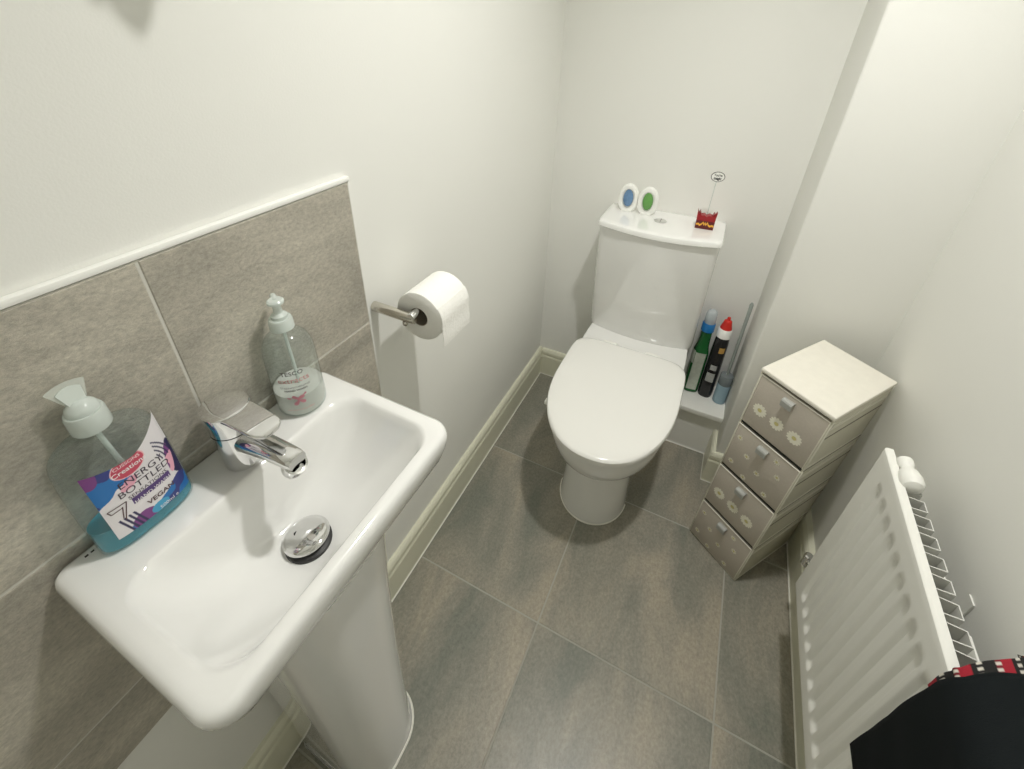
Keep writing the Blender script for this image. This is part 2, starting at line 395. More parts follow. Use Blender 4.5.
# ------------------------------------------------------------------ basin
basin = thing('wash_basin', 'small white rectangular pedestal basin against the tiled wall', 'basin', (-.45, .2125, 0))
BX, BY = -.45, .2125
def Bp(pts): return [(x - BX, y - BY, z) for x, y, z in pts]
kb = [ # z,x0,x1,y0,y1,rf,rb
    (.744, -.552, -.385, .120, .305, .05, .02), (.754, -.558, -.365, .095, .330, .055, .02), (.789, -.561, -.325, .058, .365, .055, .02), (.824, -.561, -.300, .030, .393, .042, .018),
    (.851, -.561, -.287, .017, .406, .034, .015), (.871, -.561, -.282, .012, .410, .031, .014), (.887, -.561, -.281, .011, .411, .030, .014), (.895, -.5605, -.2835, .0135, .4085, .028, .013),
    (.8985, -.559, -.288, .018, .404, .026, .012), (.8990, -.556, -.293, .025, .398, .025, .012), (.8990, -.484, -.2985, .036, .388, .038, .035), (.8982, -.4815, -.300, .0385, .3855, .040, .038), (.8955, -.479, -.302, .041, .383, .042, .042),
    (.888, -.4765, -.305, .045, .378, .044, .044), (.872, -.474, -.310, .054, .369, .046, .046), (.849, -.471, -.320, .070, .350, .050, .048), (.821, -.467, -.335, .097, .324, .055, .048),
    (.801, -.462, -.350, .130, .292, .052, .045), (.790, -.455, -.365, .160, .262, .044, .042), (.786, -.445, -.380, .18, .245, .032, .030)]
rings = [Bp(rrect(k[1], k[2], k[3], k[4], k[5], k[6], k[0])) for k in kb]
bm = nb(); loft(bm, rings)
ob = obj('bowl', bm, M['ceramic'], basin, angle=75)
bm = nb(); box(bm, -.552 - BX, -.5495 - BX, .044 - BY, .0475 - BY, .8985, .8994)
box(bm, -.552 - BX, -.550 - BX, .050 - BY, .0535 - BY, .8985, .8994)
kp = [(.0, -.55, -.337, .120, .305, .075, .02), (.012, -.55, -.337, .120, .305, .075, .02), (.03, -.55, -.339, .123, .302, .075, .02), (.3, -.55, -.340, .118, .307, .075, .02), (.55, -.55, -.336, .108, .317, .08, .02), (.70, -.55, -.330, .098, .327, .085, .02), (.765, -.55, -.326, .092, .333, .088, .02)]
bm2 = nb(); loft(bm2, [Bp(rrect(k[1], k[2], k[3], k[4], k[5], k[6], k[0], 10)) for k in catmull(kp, 4)])
obj('pedestal', bm2, M['ceramic'], basin)
bm2 = nb(); rp = Bp(rrect(-.55, -.3355, .1185, .3065, .076, .02, .002, 10)); tube(bm2, rp[:26], .003, 8); plabel(obj('sealant_bead', bm2, M['caulk'], basin), 'white sealant around the pedestal foot')
mk = obj('maker_mark', bm, M['gap'], basin)
plabel(mk, 'tiny dark printed mark on the deck')
# waste: chrome flip plug, slightly tilted, with a black gasket
w = nb(); lathe(w, [(.0325, 0), (.0325, .004), (.030, .006)], 40); join_m = Matrix.Translation((-.408 - BX, .212 - BY, .7865))
for v in w.verts: v.co = join_m @ v.co
wo = obj('waste_ring', w, M['rubber'], basin)
pm = Matrix.Translation((-.411 - BX, .213 - BY, .796)) @ Matrix.Rotation(math.radians(-7), 4, 'Y')
w = nb(); lathe(w, [(.024, -.003), (.031, -.001), (.0325, .001), (.0315, .003), (.027, .0055), (.017, .0075), (.006, .0085)], 40)
for v in w.verts: v.co = pm @ v.co
po = plabel(obj('plug', w, M['chrome'], basin), 'domed chrome flip plug')
w = nb()
for a in (.5, .5 + PI):
    lathe(w, [(.0035, .0062), (.0035, .0078)], 12, 'z', (.013 * math.cos(a), .013 * math.sin(a), 0))
for v in w.verts: v.co = pm @ v.co
obj('plug_hole', w, M['rubber'], po)
# tap
TPX, TPY = -.512, .212
tap = thing('mixer_tap', 'chrome single-lever mixer tap on the basin deck', 'tap', (TPX, TPY + .009, .899), math.radians(3))
bm = nb(); lathe(bm, [(.0240, 0), (.0252, .001), (.0252, .004), (.0256, .03), (.0272, .064)], 48); obj('tap_body', bm, M['chrome'], tap)
bm = nb(); lathe(bm, [(.0267, .0652), (.0285, .084), (.0302, .0995), (.0298, .1015), (.028, .1025), (.012, .1027)], 48)
lv = obj('lever_cap', bm, M['chrome'], tap)
def plank(bm, secs, n=8):
    """secs: (x, halfwidth, zcenter, halfthick, roundness)"""
    rings = []
    for x, hw, z, ht in secs:
        ring = []
        r = min(hw, ht) * .95
        for cy, cz, a0 in ((hw - r, ht - r, 0), (-hw + r, ht - r, 90), (-hw + r, -ht + r, 180), (hw - r, -ht + r, 270)):
            for k in range(n):
                a = math.radians(a0 + 90 * k / (n - 1)); ring.append((x, cy + r * math.cos(a), z + cz + r * math.sin(a)))
        rings.append(ring)
    return loft(bm, rings)
bm = nb(); plank(bm, [(.004, .0225, .0985, .003), (.030, .0215, .0985, .003), (.060, .0205, .0955, .0028), (.074, .0190, .0935, .0026), (.0825, .0145, .0925, .0022), (.086, .008, .092, .0016)])
obj('lever', bm, M['chrome'], lv)
bm = nb(); plank(bm, [(.012, .0175, .046, .019), (.035, .0170, .049, .0155), (.065, .0160, .052, .0120), (.090, .0155, .052, .0105), (.106, .0150, .051, .0098), (.113, .0135, .0505, .008)])
so = obj('spout', bm, M['chrome'], tap)
bm = nb(); lathe(bm, [(.0112, -.014), (.0150, -.013), (.0158, -.004), (.0150, .002), (.0122, .0025), (.0118, -.008)], 36, 'z', (0, 0, 0))
mm = Matrix.Translation((.107, 0, .043)) @ Matrix.Rotation(math.radians(32), 4, 'Y') 
for v in bm.verts: v.co = mm @ v.co
obj('aerator', bm, M['chrome'], so)

# ------------------------------------------------------------------ bottles on the basin
def oval_ring(hx, hy, z, n=48, p=2.4):
    pts = []
    for i in range(n):
        a = 2 * PI * i / n; c, s = math.cos(a), math.sin(a)
        pts.append((hx * math.copysign(abs(c) ** (2 / p), c), hy * math.copysign(abs(s) ** (2 / p), s), z))
    return pts
def prof_loft(keys, sub=4, p=2.4, n=48):
    bm = nb(); loft(bm, [oval_ring(k[1], k[2], k[0], n, p) for k in catmull(keys, sub)]); return bm
HX, HY = .0225, .0525
hb = thing('hand_wash_bottle', 'clear pump bottle with blue hand wash and a blue and purple label', 'soap bottle', (-.5365, .107, .8995))
body_keys = [(.0, .018, .046), (.003, .0215, .0515), (.012, .0225, .0525), (.08, .0225, .052), (.130, .0225, .0495), (.146, .0215, .0455), (.156, .0185, .036), (.161, .015, .022), (.164, .0135, .0135), (.172, .0135, .0135)]
obj('bottle_body', prof_loft(body_keys, 3, 2.6), M['clear'], hb)
liq = [(.0015, .0165, .044), (.004, .0203, .050), (.012, .0212, .0512), (.036, .0212, .0510), (.040, .0212, .0508)]
plabel(obj('liquid', prof_loft(liq, 3, 2.6), M['bluesoap'], hb), 'bright blue liquid in the bottom')
bm = nb(); lathe(bm, [(.0172, .165), (.0182, .167), (.0176, .186), (.0165, .189)], 36); col = obj('collar', bm, M['clearpump'], hb)
for k in range(36):
    pass
bm = nb(); tube(bm, [(0, 0, .16), (.002, .004, .10), (.004, .010, .02)], .0028, 10); obj('dip_tube', bm, M['clearpump'], hb)
bm = nb(); lathe(bm, [(.0145, .189), (.0145, .193), (.0125, .197), (.008, .201), (.004, .203)], 28); ph = obj('pump_head', bm, M['clearpump'], hb)
# flared spout plate pointing back towards the wall and left
def flare(bm, L, w0, w1, z, th, ang, lift=0):
    pts = []
    n = 9
    for k in range(n):
        t = k / (n - 1); a = math.radians(-60 + 120 * t)
        pts.append((L - .006 + .006 * math.cos(a), w1 * math.sin(a) / math.sin(math.radians(60))))
    pts += [(.004, w0), (-.007, w0 * .7), (-.009, 0), (-.007, -w0 * .7), (.004, -w0)]
    ca, sa = math.cos(ang), math.sin(ang)
    r = []
    for zz in (z, z + th):
        r.append([(x * ca - y * sa, x * sa + y * ca, zz + lift * x) for x, y in pts])
    loft(bm, r); return bm
def fan(L0, L1, w0, w1, th_, n=11):
    front = []
    for k in range(n):
        t = -1 + 2 * k / (n - 1); front.append((L1 - .004 * t * t, w1 * t))
    out = [(L0, -w0)] + front + [(L0, w0)]
    dn = Vector((-.42, -.05, .905)).normalized(); dw = Vector((.05, 1, 0)).normalized(); nn = dn.cross(dw).normalized()
    bm = nb(); base = Vector((0, 0, .200))
    loft(bm, [[base + dn * l + dw * w + nn * h for l, w in out] for h in (-th_ / 2, th_ / 2)]); return bm
obj('spout_plate', fan(-.002, .020, .007, .0105, .005), M['clearpump'], ph)
plabel(obj('clip_disc', fan(.002, .0255, .009, .0170, .0015), M['pumpdisc'], ph), 'clear flared fan-shaped disc on the pump')
def surf_x(y, z, hx, hy, p, off):
    t = min(1, abs(y / hy)); return hx * max(0, 1 - t ** p) ** (1 / p) + off
hb.scale = (1, 1, .975)
# label as a fine printed grid on the front face
def hyz(z): return .0525 - max(0, z - .08) * .06
def lab_color(u, v):
    """u 0..1 left-right, v 0..1 bottom-top"""
    W = lin((226, 222, 226)); B1 = lin((30, 110, 180)); B2 = lin((52, 60, 128)); P = lin((122, 62, 130)); K = lin((232, 170, 190)); R = lin((196, 72, 96)); D = lin((44, 38, 82)); C = lin((70, 160, 200))
    def el(cx, cy, rx, ry, rot=0):
        c, s = math.cos(rot), math.sin(rot); dx, dy = u - cx, v - cy; x = (dx * c + dy * s) / rx; y = (-dx * s + dy * c) / ry
        return x * x + y * y
    nz = noise.noise(Vector((u * 5, v * 5, 3)))
    c = W
    # blue and purple wash over the upper left and the bottom edge
    if v > .50 + .55 * u + .08 * nz and u < .47: c = B1 if nz < .12 else B2
    if el(.03, .93, .13, .12) + nz * .8 < 1: c = P
    if el(.30, .74, .13, .11) + nz * .6 < 1: c = B1
    if el(.38, .62, .12, .06, .4) < 1: c = K
    if v < .16 - .10 * math.sin(u * 5) + .05 * nz and u > .18: c = B2 if nz > 0 else B1
    if el(.36, .05, .16, .12) + nz * .5 < 1: c = P
    if el(.98, .50, .11, .28) + nz * .5 < 1: c = D
    if el(.90, .55, .05, .20, -.15) + nz * .4 < 1: c = P if nz > -.05 else K
    if el(.55, .06, .12, .07) < 1: c = C
    # dark curved stripes lower left and upper right
    if u < .36 and v < .30:
        t = (u * 1.0 + v * .35)
        if .14 < t < .38 and (t * 18) % 1 < .52 and v < .24: c = D
    if u > .78 and v > .60:
        t = math.hypot(u - .55, v - .55)
        if .22 < t < .44 and (t * 22) % 1 < .38: c = D
    # purple band
    if abs(u - .565) < .25 and abs(v - .37) < .045: c = lin((84, 58, 120))
    # red oval badge with pink rim
    e = el(.46, .84, .21, .135, .1)
    if e < 1: c = R
    if e < 1 and e > .86: c = lin((236, 190, 196))
    return c
nu, nv = 170, 150
bm = nb(); lay = bm.verts.layers.float_color.new('col'); G = []
for j in range(nv + 1):
    row = []
    v = j / nv
    for i in range(nu + 1):
        u = i / nu
        y = -.0365 + .0845 * u
        top = .128 + .020 * max(0, (u - .55) / .45) ** 1.3 - .010 * math.sin(u * PI)
        z = .021 + (top - .021) * v
        vert = bm.verts.new((surf_x(y, z, .0225, hyz(z), 2.6, .0005), y, z)); vert[lay] = (*lab_color(u, v * (top - .016) / .112), 1); row.append(vert)
    G.append(row)
for j in range(nv):
    for i in range(nu): bm.faces.new((G[j][i], G[j][i + 1], G[j + 1][i + 1], G[j + 1][i]))
lab = obj('front_label', bm, M['print'], hb); plabel(lab, 'white label with blue, purple and red print')
def labmap(u0, v0, off=.0009, rot=0):
    c, s = math.cos(rot), math.sin(rot)
    def f(x, y):
        X = x * c - y * s; Y = x * s + y * c
        yy = -.0365 + .0845 * u0 + X; zz = .016 + .112 * v0 + Y
        return (surf_x(yy, zz, .0225, hyz(zz), 2.6, off), yy, zz)
    return f
INKD = ink('label_ink_dark', (60, 48, 66)); INKW = ink('label_ink_white', (240, 238, 240)); INKR = ink('label_ink_rose', (180, 90, 110)); INKB = ink('label_ink_brown', (86, 62, 66))
def letter(body, size, mp, m, parent, **k): return obj('lettering', text_bm(body, size, mp, **k), m, parent, smooth=False)
letter('CUSSONS', .0062, labmap(.46, .885), INKW, lab)
letter('Creations', .0088, labmap(.46, .815), INKW, lab, bold=.0001)
letter('ENERGY', .0130, labmap(.545, .665), INKD, lab)
letter('BOTTLED', .0130, labmap(.545, .555), INKD, lab)
letter('SENSATIONS', .0074, labmap(.545, .465), INKD, lab)
letter('HAND WASH', .0066, labmap(.565, .37), INKW, lab)
letter('VEGAN', .0095, labmap(.62, .245), INKB, lab, bold=.0002)
letter('500ml e', .0070, labmap(.66, .075), INKW, lab)
# open triangle mark on the left of the label
bm = nb(); mp = labmap(.14, .36)
def stroke(bm, a, b, w, mp, n=6):
    a = Vector(a); b = Vector(b); d = (b - a).normalized(); q = Vector((-d.y, d.x)) * w / 2; prev = None
    for k in range(n + 1):
        p = a + (b - a) * k / n; cur = [bm.verts.new(mp(*(p + q))), bm.verts.new(mp(*(p - q)))]
        if prev: bm.faces.new((prev[0], prev[1], cur[1], cur[0]))
        prev = cur
for a, b in (((-.008, .011), (.010, .011)), ((.010, .011), (.002, -.013)), ((-.008, .011), (-.006, .005)), ((.005, .007), (.001, -.009)), ((-.006, .005), (.005, .006))): stroke(bm, a, b, .0012, mp)
obj('triangle_mark', bm, INKB, lab, smooth=False)

# clear round soap bottle
sb = thing('soap_bottle', 'nearly empty clear round pump bottle with a pink flower print', 'soap bottle', (-.524, .337, .8995), math.radians(-12)); sb.scale = (1.03, 1.03, 1)
kk = [(.0, .029), (.003, .034), (.012, .0358), (.05, .0358), (.092, .0358), (.115, .0345), (.131, .029), (.140, .020), (.144, .0145), (.150, .0140)]
bm = nb(); lathe(bm, catmull([(r, h) for h, r in kk], 4), 44); obj('bottle_body', bm, M['clear'], sb)
bm = nb(); lathe(bm, [(.027, .0015), (.0325, .004), (.0345, .012), (.0345, .040), (.0345, .042)], 44); plabel(obj('liquid', bm, M['milk'], sb), 'creamy white liquid')
bm = nb(); lathe(bm, [(.0155, .148), (.0165, .149), (.0160, .163), (.0145, .166)], 32); obj('collar', bm, M['clearpump'], sb)
bm = nb(); tube(bm, [(0, 0, .15), (.002, .002, .02)], .0026, 10); obj('dip_tube', bm, M['clearpump'], sb)
bm = nb(); lathe(bm, [(.011, .166), (.011, .171), (.006, .175), (.0055, .190)], 24); ph = obj('pump_head', bm, M['clearpump'], sb)
bm = nb(); lathe(bm, [(.009, .190), (.0112, .191), (.0112, .1945), (.009, .1965)], 28); tube(bm, [(0, 0, .192), (-.012, .004, .1915), (-.024, .008, .189)], [.0055, .005, .0042], 12); obj('spout', bm, M['clearpump'], ph)
def cyl(a0, z0, off=.0006, R=.0358):
    return lambda x, y: ((R + off) * math.cos(a0 + x / R), (R + off) * math.sin(a0 + x / R), z0 + y)
AF = math.radians(-29)
INKP = ink('flower_pink', (196, 128, 142)); INKG = ink('soap_grey_ink', (96, 90, 92)); INKQ = ink('soap_rose_ink', (205, 140, 140))
letter('TESCO', .0100, cyl(AF, .089), INKG, sb, bold=.0001)
letter('extracts', .0135, cyl(AF, .076), INKQ, sb)
letter('STRENGTHENING', .0052, cyl(AF, .0625), INKG, sb)
letter('HAND WASH', .0052, cyl(AF, .057), INKG, sb, bold=.0002)
letter('with orchid extract 250ml', .0036, cyl(AF, .018), INKQ, sb)
bm = nb(); f = cyl(AF, .038)
for cx, cy, rot, L, W in ((.004, .004, .5, .011, .006), (-.004, .005, 2.4, .010, .0055), (-.003, -.006, 4.0, .0105, .006), (.005, -.004, 5.6, .010, .006), (0, .001, 1.4, .007, .004), (.010, .009, .6, .006, .003), (-.012, .004, 2.8, .006, .003)):
    pts = []
    for k in range(20):
        a = 2 * PI * k / 20; x = L * .5 * math.cos(a); y = W * .5 * math.sin(a) * (1 + .3 * math.cos(a)); c, s = math.cos(rot), math.sin(rot)
        pts.append(f(cx + x * c - y * s, cy + x * s + y * c))
    bm.faces.new([bm.verts.new(p) for p in pts])
obj('flower_print', bm, INKP, sb, smooth=False)

# ------------------------------------------------------------------ toilet roll holder and roll
RX, RZ, RY0, RY1 = -.472, .932, .587, .690
th = thing('toilet_roll_holder', 'brushed metal toilet roll holder arm on the left wall', 'roll holder', (XL, .572, .936))
bm = nb(); lathe(bm, [(.0105, .0), (.0105, .003), (.0105, .004), (.0105, .100), (.0095, .1025)], 28, 'x'); obj('arm', bm, M['nickel'], th)
bm = nb(); lathe(bm, [(.0065, -.008), (.0075, -.006), (.0075, .118), (.0065, .121)], 24, 'y', (.097, 0, .0078)); obj('bar', bm, M['chrome'], th)
bm = nb(); lathe(bm, [(.0045, 0), (.0055, .002), (.0055, .007), (.0042, .009)], 20, 'z', (.080, -.004, -.0175)); obj('set_knob', bm, M['nickel'], th)
roll = thing('toilet_roll', 'part-used white toilet roll hanging on the metal holder', 'toilet roll', (RX, RY0, RZ))
L = RY1 - RY0; ro, ri = .0535, .0205
bm = nb()
rings = []
for r, h in ((ri, 0), (ro - .002, 0), (ro, .0015), (ro, L - .0015), (ro - .002, L), (ri, L)):
    rings.append([(r * math.cos(2 * PI * k / 64), h, r * math.sin(2 * PI * k / 64)) for k in range(64)])
loft(bm, rings, False, False); 
obj('paper', bm, M['paper'], roll)
bm = nb(); rings = []
for r, h in ((ri, .0005), (ri, L - .0005), (ri - .0012, L - .0005), (ri - .0012, .0005), (ri, .0005)):
    rings.append([(r * math.cos(2 * PI * k / 40), h, r * math.sin(2 * PI * k / 40)) for k in range(40)])
loft(bm, rings, False, False); obj('core', bm, M['card'], roll)
bm = nb(); rows = []
for k in range(9):
    t = k / 8
    if t < .4: a = math.radians(35 - 35 * t / .4); x, z = (ro + .001) * math.cos(a), (ro + .001) * math.sin(a)
    else: x, z = ro + .001 + .001 * math.sin(t * 9), -(t - .4) / .6 * .056
    rows.append((x, z))
rings = [[(x, .001, z), (x, L - .001, z), (x + .0008, L - .001, z), (x + .0008, .001, z)] for x, z in rows]
loft(bm, rings); plabel(obj('loose_sheet', bm, M['paper'], roll), 'loose end of paper hanging down')

# ------------------------------------------------------------------ things on the cistern
ZT = .8853
def freshener(x, y, rz, gel, label):
    t = thing('air_freshener', label, 'air freshener', (x, y, ZT), rz, 'oval air fresheners on the cistern')
    W_, H_ = .033, .047
    def ring(s, d, zc=.047):
        o = []
        for k in range(48):
            a = 2 * PI * k / 48; c, sn = math.cos(a), math.sin(a); q = 2 if (sn > 0 or s < .8) else 3
            o.append((s * W_ * (.78 if s < .7 else 1) * math.copysign(abs(c) ** (2 / q), c), d, max(zc + s * H_ * math.copysign(abs(sn) ** (2 / q), sn), .0003)))
        return o
    bm = nb(); loft(bm, [ring(.90, .008), ring(1.0, .004), ring(1.0, -.005), ring(.93, -.010), ring(.70, -.012), ring(.66, -.009), ring(.60, -.008)])
    # flat foot
    box(bm, -.017, .017, -.012, .012, 0, .008, .002)
    sh = obj('shell', bm, M['whiteplain'], t)
    bm = nb(); loft(bm, [ring(.64, -.0078), ring(.62, -.011), ring(.50, -.0135), ring(.25, -.015)])
    gl = obj('gel', bm, gel, t)
    bm = nb(); loft(bm, [ring(.685, -.0125), ring(.685, -.0135), ring(.655, -.0135), ring(.655, -.0125), ring(.685, -.0125)], False, False); obj('rim_line', bm, M['tab'], gl)
    return t
gb = mat('blue_gel', lin((104, 138, 176)), .25, var=.25, vscale=120); gg = mat('green_gel', lin((104, 160, 84)), .25, var=.2, vscale=120)
freshener(-.272, 1.512, math.radians(4), gb, 'white oval air freshener with a blue centre on the cistern')
freshener(-.206, 1.509, math.radians(2), gg, 'white oval air freshener with a green centre on the cistern')
st = thing('toy_stand', 'small red and gold toy stand with a speech bubble on the cistern', 'ornament stand', (-.018, 1.480, ZT), math.radians(4)); st.scale = (.76, .9, 1.22)
RED = mat('red_plastic', lin((150, 28, 36)), .35); DRED = mat('dark_red_plastic', lin((96, 24, 26)), .35); GOLD = mat('gold_print', lin((236, 176, 60)), .35)
out = [(-.035, 0), (.035, 0), (.036, .030), (.038, .046), (.031, .038), (.027, .044), (.021, .035), (.010, .037), (0, .033), (-.010, .037), (-.021, .035), (-.028, .045), (-.032, .038), (-.038, .048), (-.036, .030)]
bm = nb(); loft(bm, [[(x, -.014, z) for x, z in out], [(x, .014, z) for x, z in out]]); bs = obj('base', bm, RED, st, smooth=False)
bm = nb(); box(bm, -.0355, .0355, -.0155, -.0138, .0003, .022); obj('band', bm, DRED, bs)
bm = nb()
zg = [(-.034, .012), (-.024, .0135), (-.020, .010), (-.012, .014), (-.008, .019), (-.003, .012), (0, .018), (.004, .012), (.009, .019), (.013, .013), (.020, .010), (.026, .0125), (.034, .011)]
for (a, b), (c, d) in zip(zg, zg[1:]): 
    vs = [bm.verts.new(p) for p in ((a, -.0158, b - .003), (c, -.0158, d - .003), (c, -.0158, d + .002), (a, -.0158, b + .002))]; bm.faces.new(vs)
obj('gold_scroll', bm, GOLD, bs, smooth=False)
bm = nb(); tube(bm, [(0, .002, .033), (.002, .002, .124)], .0017, 8); obj('clear_stem', bm, M['clear'], st)
bm = nb(); ov = lambda s, y: [(.0035 + s * .0260 * math.cos(2 * PI * k / 36), y, .135 + s * .0125 * math.sin(2 * PI * k / 36)) for k in range(36)]
loft(bm, [ov(1, .001), ov(1, -.001)]); sbub = obj('speech_bubble', bm, mat('bubble_edge', (.03, .03, .03), .4), st)
bm = nb(); loft(bm, [ov(.90, -.0009), ov(.90, -.0016)]); obj('bubble_face', bm, M['whiteplain'], sbub)
m_ = lambda z0: (lambda x, y: (.0035 + x * 1.3, -.0018, z0 + y))
letter("You're", .0085, m_(.139), M['gap'], sbub, bold=.0002)
letter('magic', .0095, m_(.131), M['gap'], sbub, bold=.0004)

# ------------------------------------------------------------------ cleaners on the boxing shelf
ZL = .2193
g = thing('toilet_cleaner_bottle', 'green toilet cleaner bottle with blue collar beside the cistern', 'cleaner bottle', (.081, 1.514, ZL), math.radians(10)); g.scale = (1.12, 1.12, 1.05)
GRN = clear_mat('green_bottle_plastic', (.10, .50, .22), .6, .12, .9, (.02, .20, .07)); DG = mat('deep_green', lin((24, 92, 44)), .25, var=.1)
bm = prof_loft([(0, .020, .020), (.003, .0235, .0235), (.02, .024, .024), (.13, .024, .024), (.17, .0235, .023), (.19, .020, .020), (.21, .017, .017), (.262, .0155, .0155)], 3, 3.2, 40); obj('bottle_body', bm, DG, g)
SLV = mat('silver_label', (.52, .56, .50), .3, metal=.3, var=.35, vscale=60)
bm = nb(); f = lambda z, o=0: oval_ring(.0243 + o, .0243 + o, z, 40, 3.2)
def partial(bm, i0, i1, zs, o, p=3.2, hx=.0243, hy=.0243, n=80):
    rs = [[oval_ring(hx + o, hy + o, z, n, p)[i % n] for i in range(i0, i1)] for z in zs]; loft(bm, rs, False, False, close=False)
partial(bm, 52, 66, (.015, .18), .0006); partial(bm, 38, 52, (.13, .185), .0006)
obj('silver_label', bm, SLV, g)
bm = nb(); lathe(bm, [(.0165, .262), (.0195, .264), (.0195, .292), (.0175, .296)], 28); obj('collar', bm, mat('blue_cap', lin((20, 110, 176)), .3), g)
bm = nb(); lathe(bm, [(.0168, .296), (.0172, .315), (.0165, .332), (.012, .343), (.005, .347)], 28); plabel(obj('cap', bm, clear_mat('frosted_cap', (.85, .9, .93), .45, .1, .8, (.75, .80, .82)), g), 'clear domed cap')
k = thing('bleach_bottle', 'black bleach bottle with white and red cap on the boxing shelf', 'bleach bottle', (.1365, 1.514, ZL), math.radians(-12)); k.scale = (1.24, 1.2, 1.03)
BLK = mat('black_plastic', (.012, .012, .013), .22)
bm = prof_loft([(0, .017, .022), (.003, .020, .0255), (.05, .0205, .026), (.12, .020, .0245), (.20, .0195, .0235), (.245, .0185, .020), (.262, .0165, .0165)], 3, 2.6, 40); obj('bottle_body', bm, BLK, k)
bm = nb(); lathe(bm, [(.0185, .260), (.0195, .261), (.0185, .292), (.016, .295)], 28); cp = obj('cap', bm, M['whiteplain'], k)
bm = nb(); lathe(bm, [(.0160, .295), (.0150, .300), (.0100, .325), (.0045, .329), (.0045, .338), (.003, .340)], 28); plabel(obj('nozzle', bm, mat('red_cap', lin((206, 44, 34)), .3), cp), 'red pointed nozzle')
fm = lambda x0, z0: (lambda x, y: (x0 + x, -.0262, z0 + y))
LBG = mat('grey_label', (.42, .43, .42), .4, var=.4, vscale=300)
bm = nb()
def frontquad(bm, x0, x1, z0, z1, hx, hy, p, off, n=8):
    prev = None
    for i in range(n + 1):
        x = x0 + (x1 - x0) * i / n; y = -(hy * max(0, 1 - abs(x / hx) ** p) ** (1 / p) + off)
        cur = [bm.verts.new((x, y, z0)), bm.verts.new((x, y, z1))]
        if prev: bm.faces.new((prev[0], cur[0], cur[1], prev[1]))
        prev = cur
frontquad(bm, -.008, .014, .075, .115, .0205, .026, 2.6, .0004); frontquad(bm, -.004, .013, .128, .150, .020, .0250, 2.6, .0006)
obj('label', bm, LBG, k)
bm = nb(); frontquad(bm, .004, .017, .205, .228, .0195, .0238, 2.6, .0006); obj('gold_seal', bm, mat('gold_seal', lin((190, 150, 80)), .4), k)
b = thing('toilet_brush', 'slim toilet brush in a pale blue holder next to the boxed corner', 'toilet brush', (.1870, 1.490, ZL), math.radians(5))
PB = mat('pale_blue_plastic', lin((146, 172, 186)), .3); 
bm = nb(); lathe(bm, [(.020, 0), (.0225, .002), (.0225, .085), (.0222, .086)], 36); obj('holder', bm, PB, b)
bm = nb(); lathe(bm, [(.0222, .0862), (.0225, .087), (.0225, .125), (.020, .128), (.006, .129)], 36); obj('holder_sleeve', bm, clear_mat('smoky_sleeve', (.6, .66, .68), .45, .1, .8, (.36, .40, .41)), b)
GH = mat('grey_handle', lin((150, 158, 154)), .3)
bm = nb(); tube(bm, [(0, 0, .06), (0, .002, .15), (.000, .006, .30), (.000, .010, .425), (0, .010, .432)], [.004, .0045, .0052, .0062, .003], 14); obj('handle', bm, GH, b)

# ------------------------------------------------------------------ drawer unit
CW, CD, CH = .176, .252, .713
cab = thing('drawer_unit', 'narrow beige fabric four-drawer tower with daisies in the right corner', 'drawer unit', (.180, 1.068, .0065), math.radians(-35.5)); cab.rotation_euler = (math.radians(-.2), math.radians(2.0), math.radians(-35.5))
# local: x along front (0..CW), y depth (0..CD)
bm = nb(); t = .004
box(bm, 0, t, .0, CD, 0, CH - .012, .001); box(bm, CW - t, CW, 0, CD, 0, CH - .012, .001); box(bm, t, CW - t, CD - t, CD, 0, CH - .012)
box(bm, t, CW - t, .001, CD - t, 0, .004)
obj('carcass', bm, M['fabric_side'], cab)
for i in range(1, 4):
    z = (CH - .012) * i / 4; bm = nb(); box(bm, t, CW - t, .002, CD - t, z - .0015, z + .0015); obj('shelf', bm, M['gap'], cab)
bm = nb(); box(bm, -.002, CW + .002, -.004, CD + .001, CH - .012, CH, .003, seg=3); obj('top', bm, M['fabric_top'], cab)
DH = (CH - .012) / 4
# raised seams on the sides, sloping bands as on a folded fabric box
bm = nb()
for i in range(4):
    z = DH * i
    for (z0, z1) in ((z + DH * .80, z + DH * .86), (z + .004, z + .012)):
        box(bm, CW - .0003, CW + .0012, .004, CD - .004, z0, z1, .0004)
    box(bm, CW - .0003, CW + .0014, .0, .006, z + .003, z + DH - .004, .0004)
obj('side_seam', bm, M['piping'], cab)
SG = mat('side_shadow_gap', (.22, .21, .17), .9)
for i in range(1, 4):
    bm = nb(); box(bm, CW - .0002, CW + .0007, .004, CD - .002, DH * i - .0035, DH * i + .0035, .0002); obj('side_gap', bm, SG, cab)
    bm = nb(); box(bm, CW - .0002, CW + .0008, .004, CD - .002, DH * i + DH * .62, DH * i + DH * .62 + .004, .0002); obj('side_crease', bm, SG, cab)
big = [(.18, .60), (.46, .61), (.74, .62)]
dots = [(.10, .25), (.12, .82), (.305, .495), (.536, .64), (.80, .40), (.70, .14), (.76, .90), (.39, .93)]
def daisy(bm, cx, cz, R, petals, y, big):
    for k in range(petals):
        a = 2 * PI * k / petals + .2; pts = []
        for (r, w) in ((.28, .05), (.6, .17), (.85, .18), (1, .06)):
            pts.append((r, w))
        out = [(r, w) for r, w in pts] + [(r, -w) for r, w in pts[::-1]]
        vs = [bm.verts.new((cx + R * (r * math.cos(a) - w * math.sin(a)), y, cz + R * (r * math.sin(a) + w * math.cos(a)))) for r, w in out]
        bm.faces.new(vs)
    vs = [bm.verts.new((cx + R * (.30 if big else .36) * math.cos(2 * PI * q / 14), y - .0002, cz + R * (.30 if big else .36) * math.sin(2 * PI * q / 14))) for q in range(14)]
    f = bm.faces.new(vs); f.material_index = 1
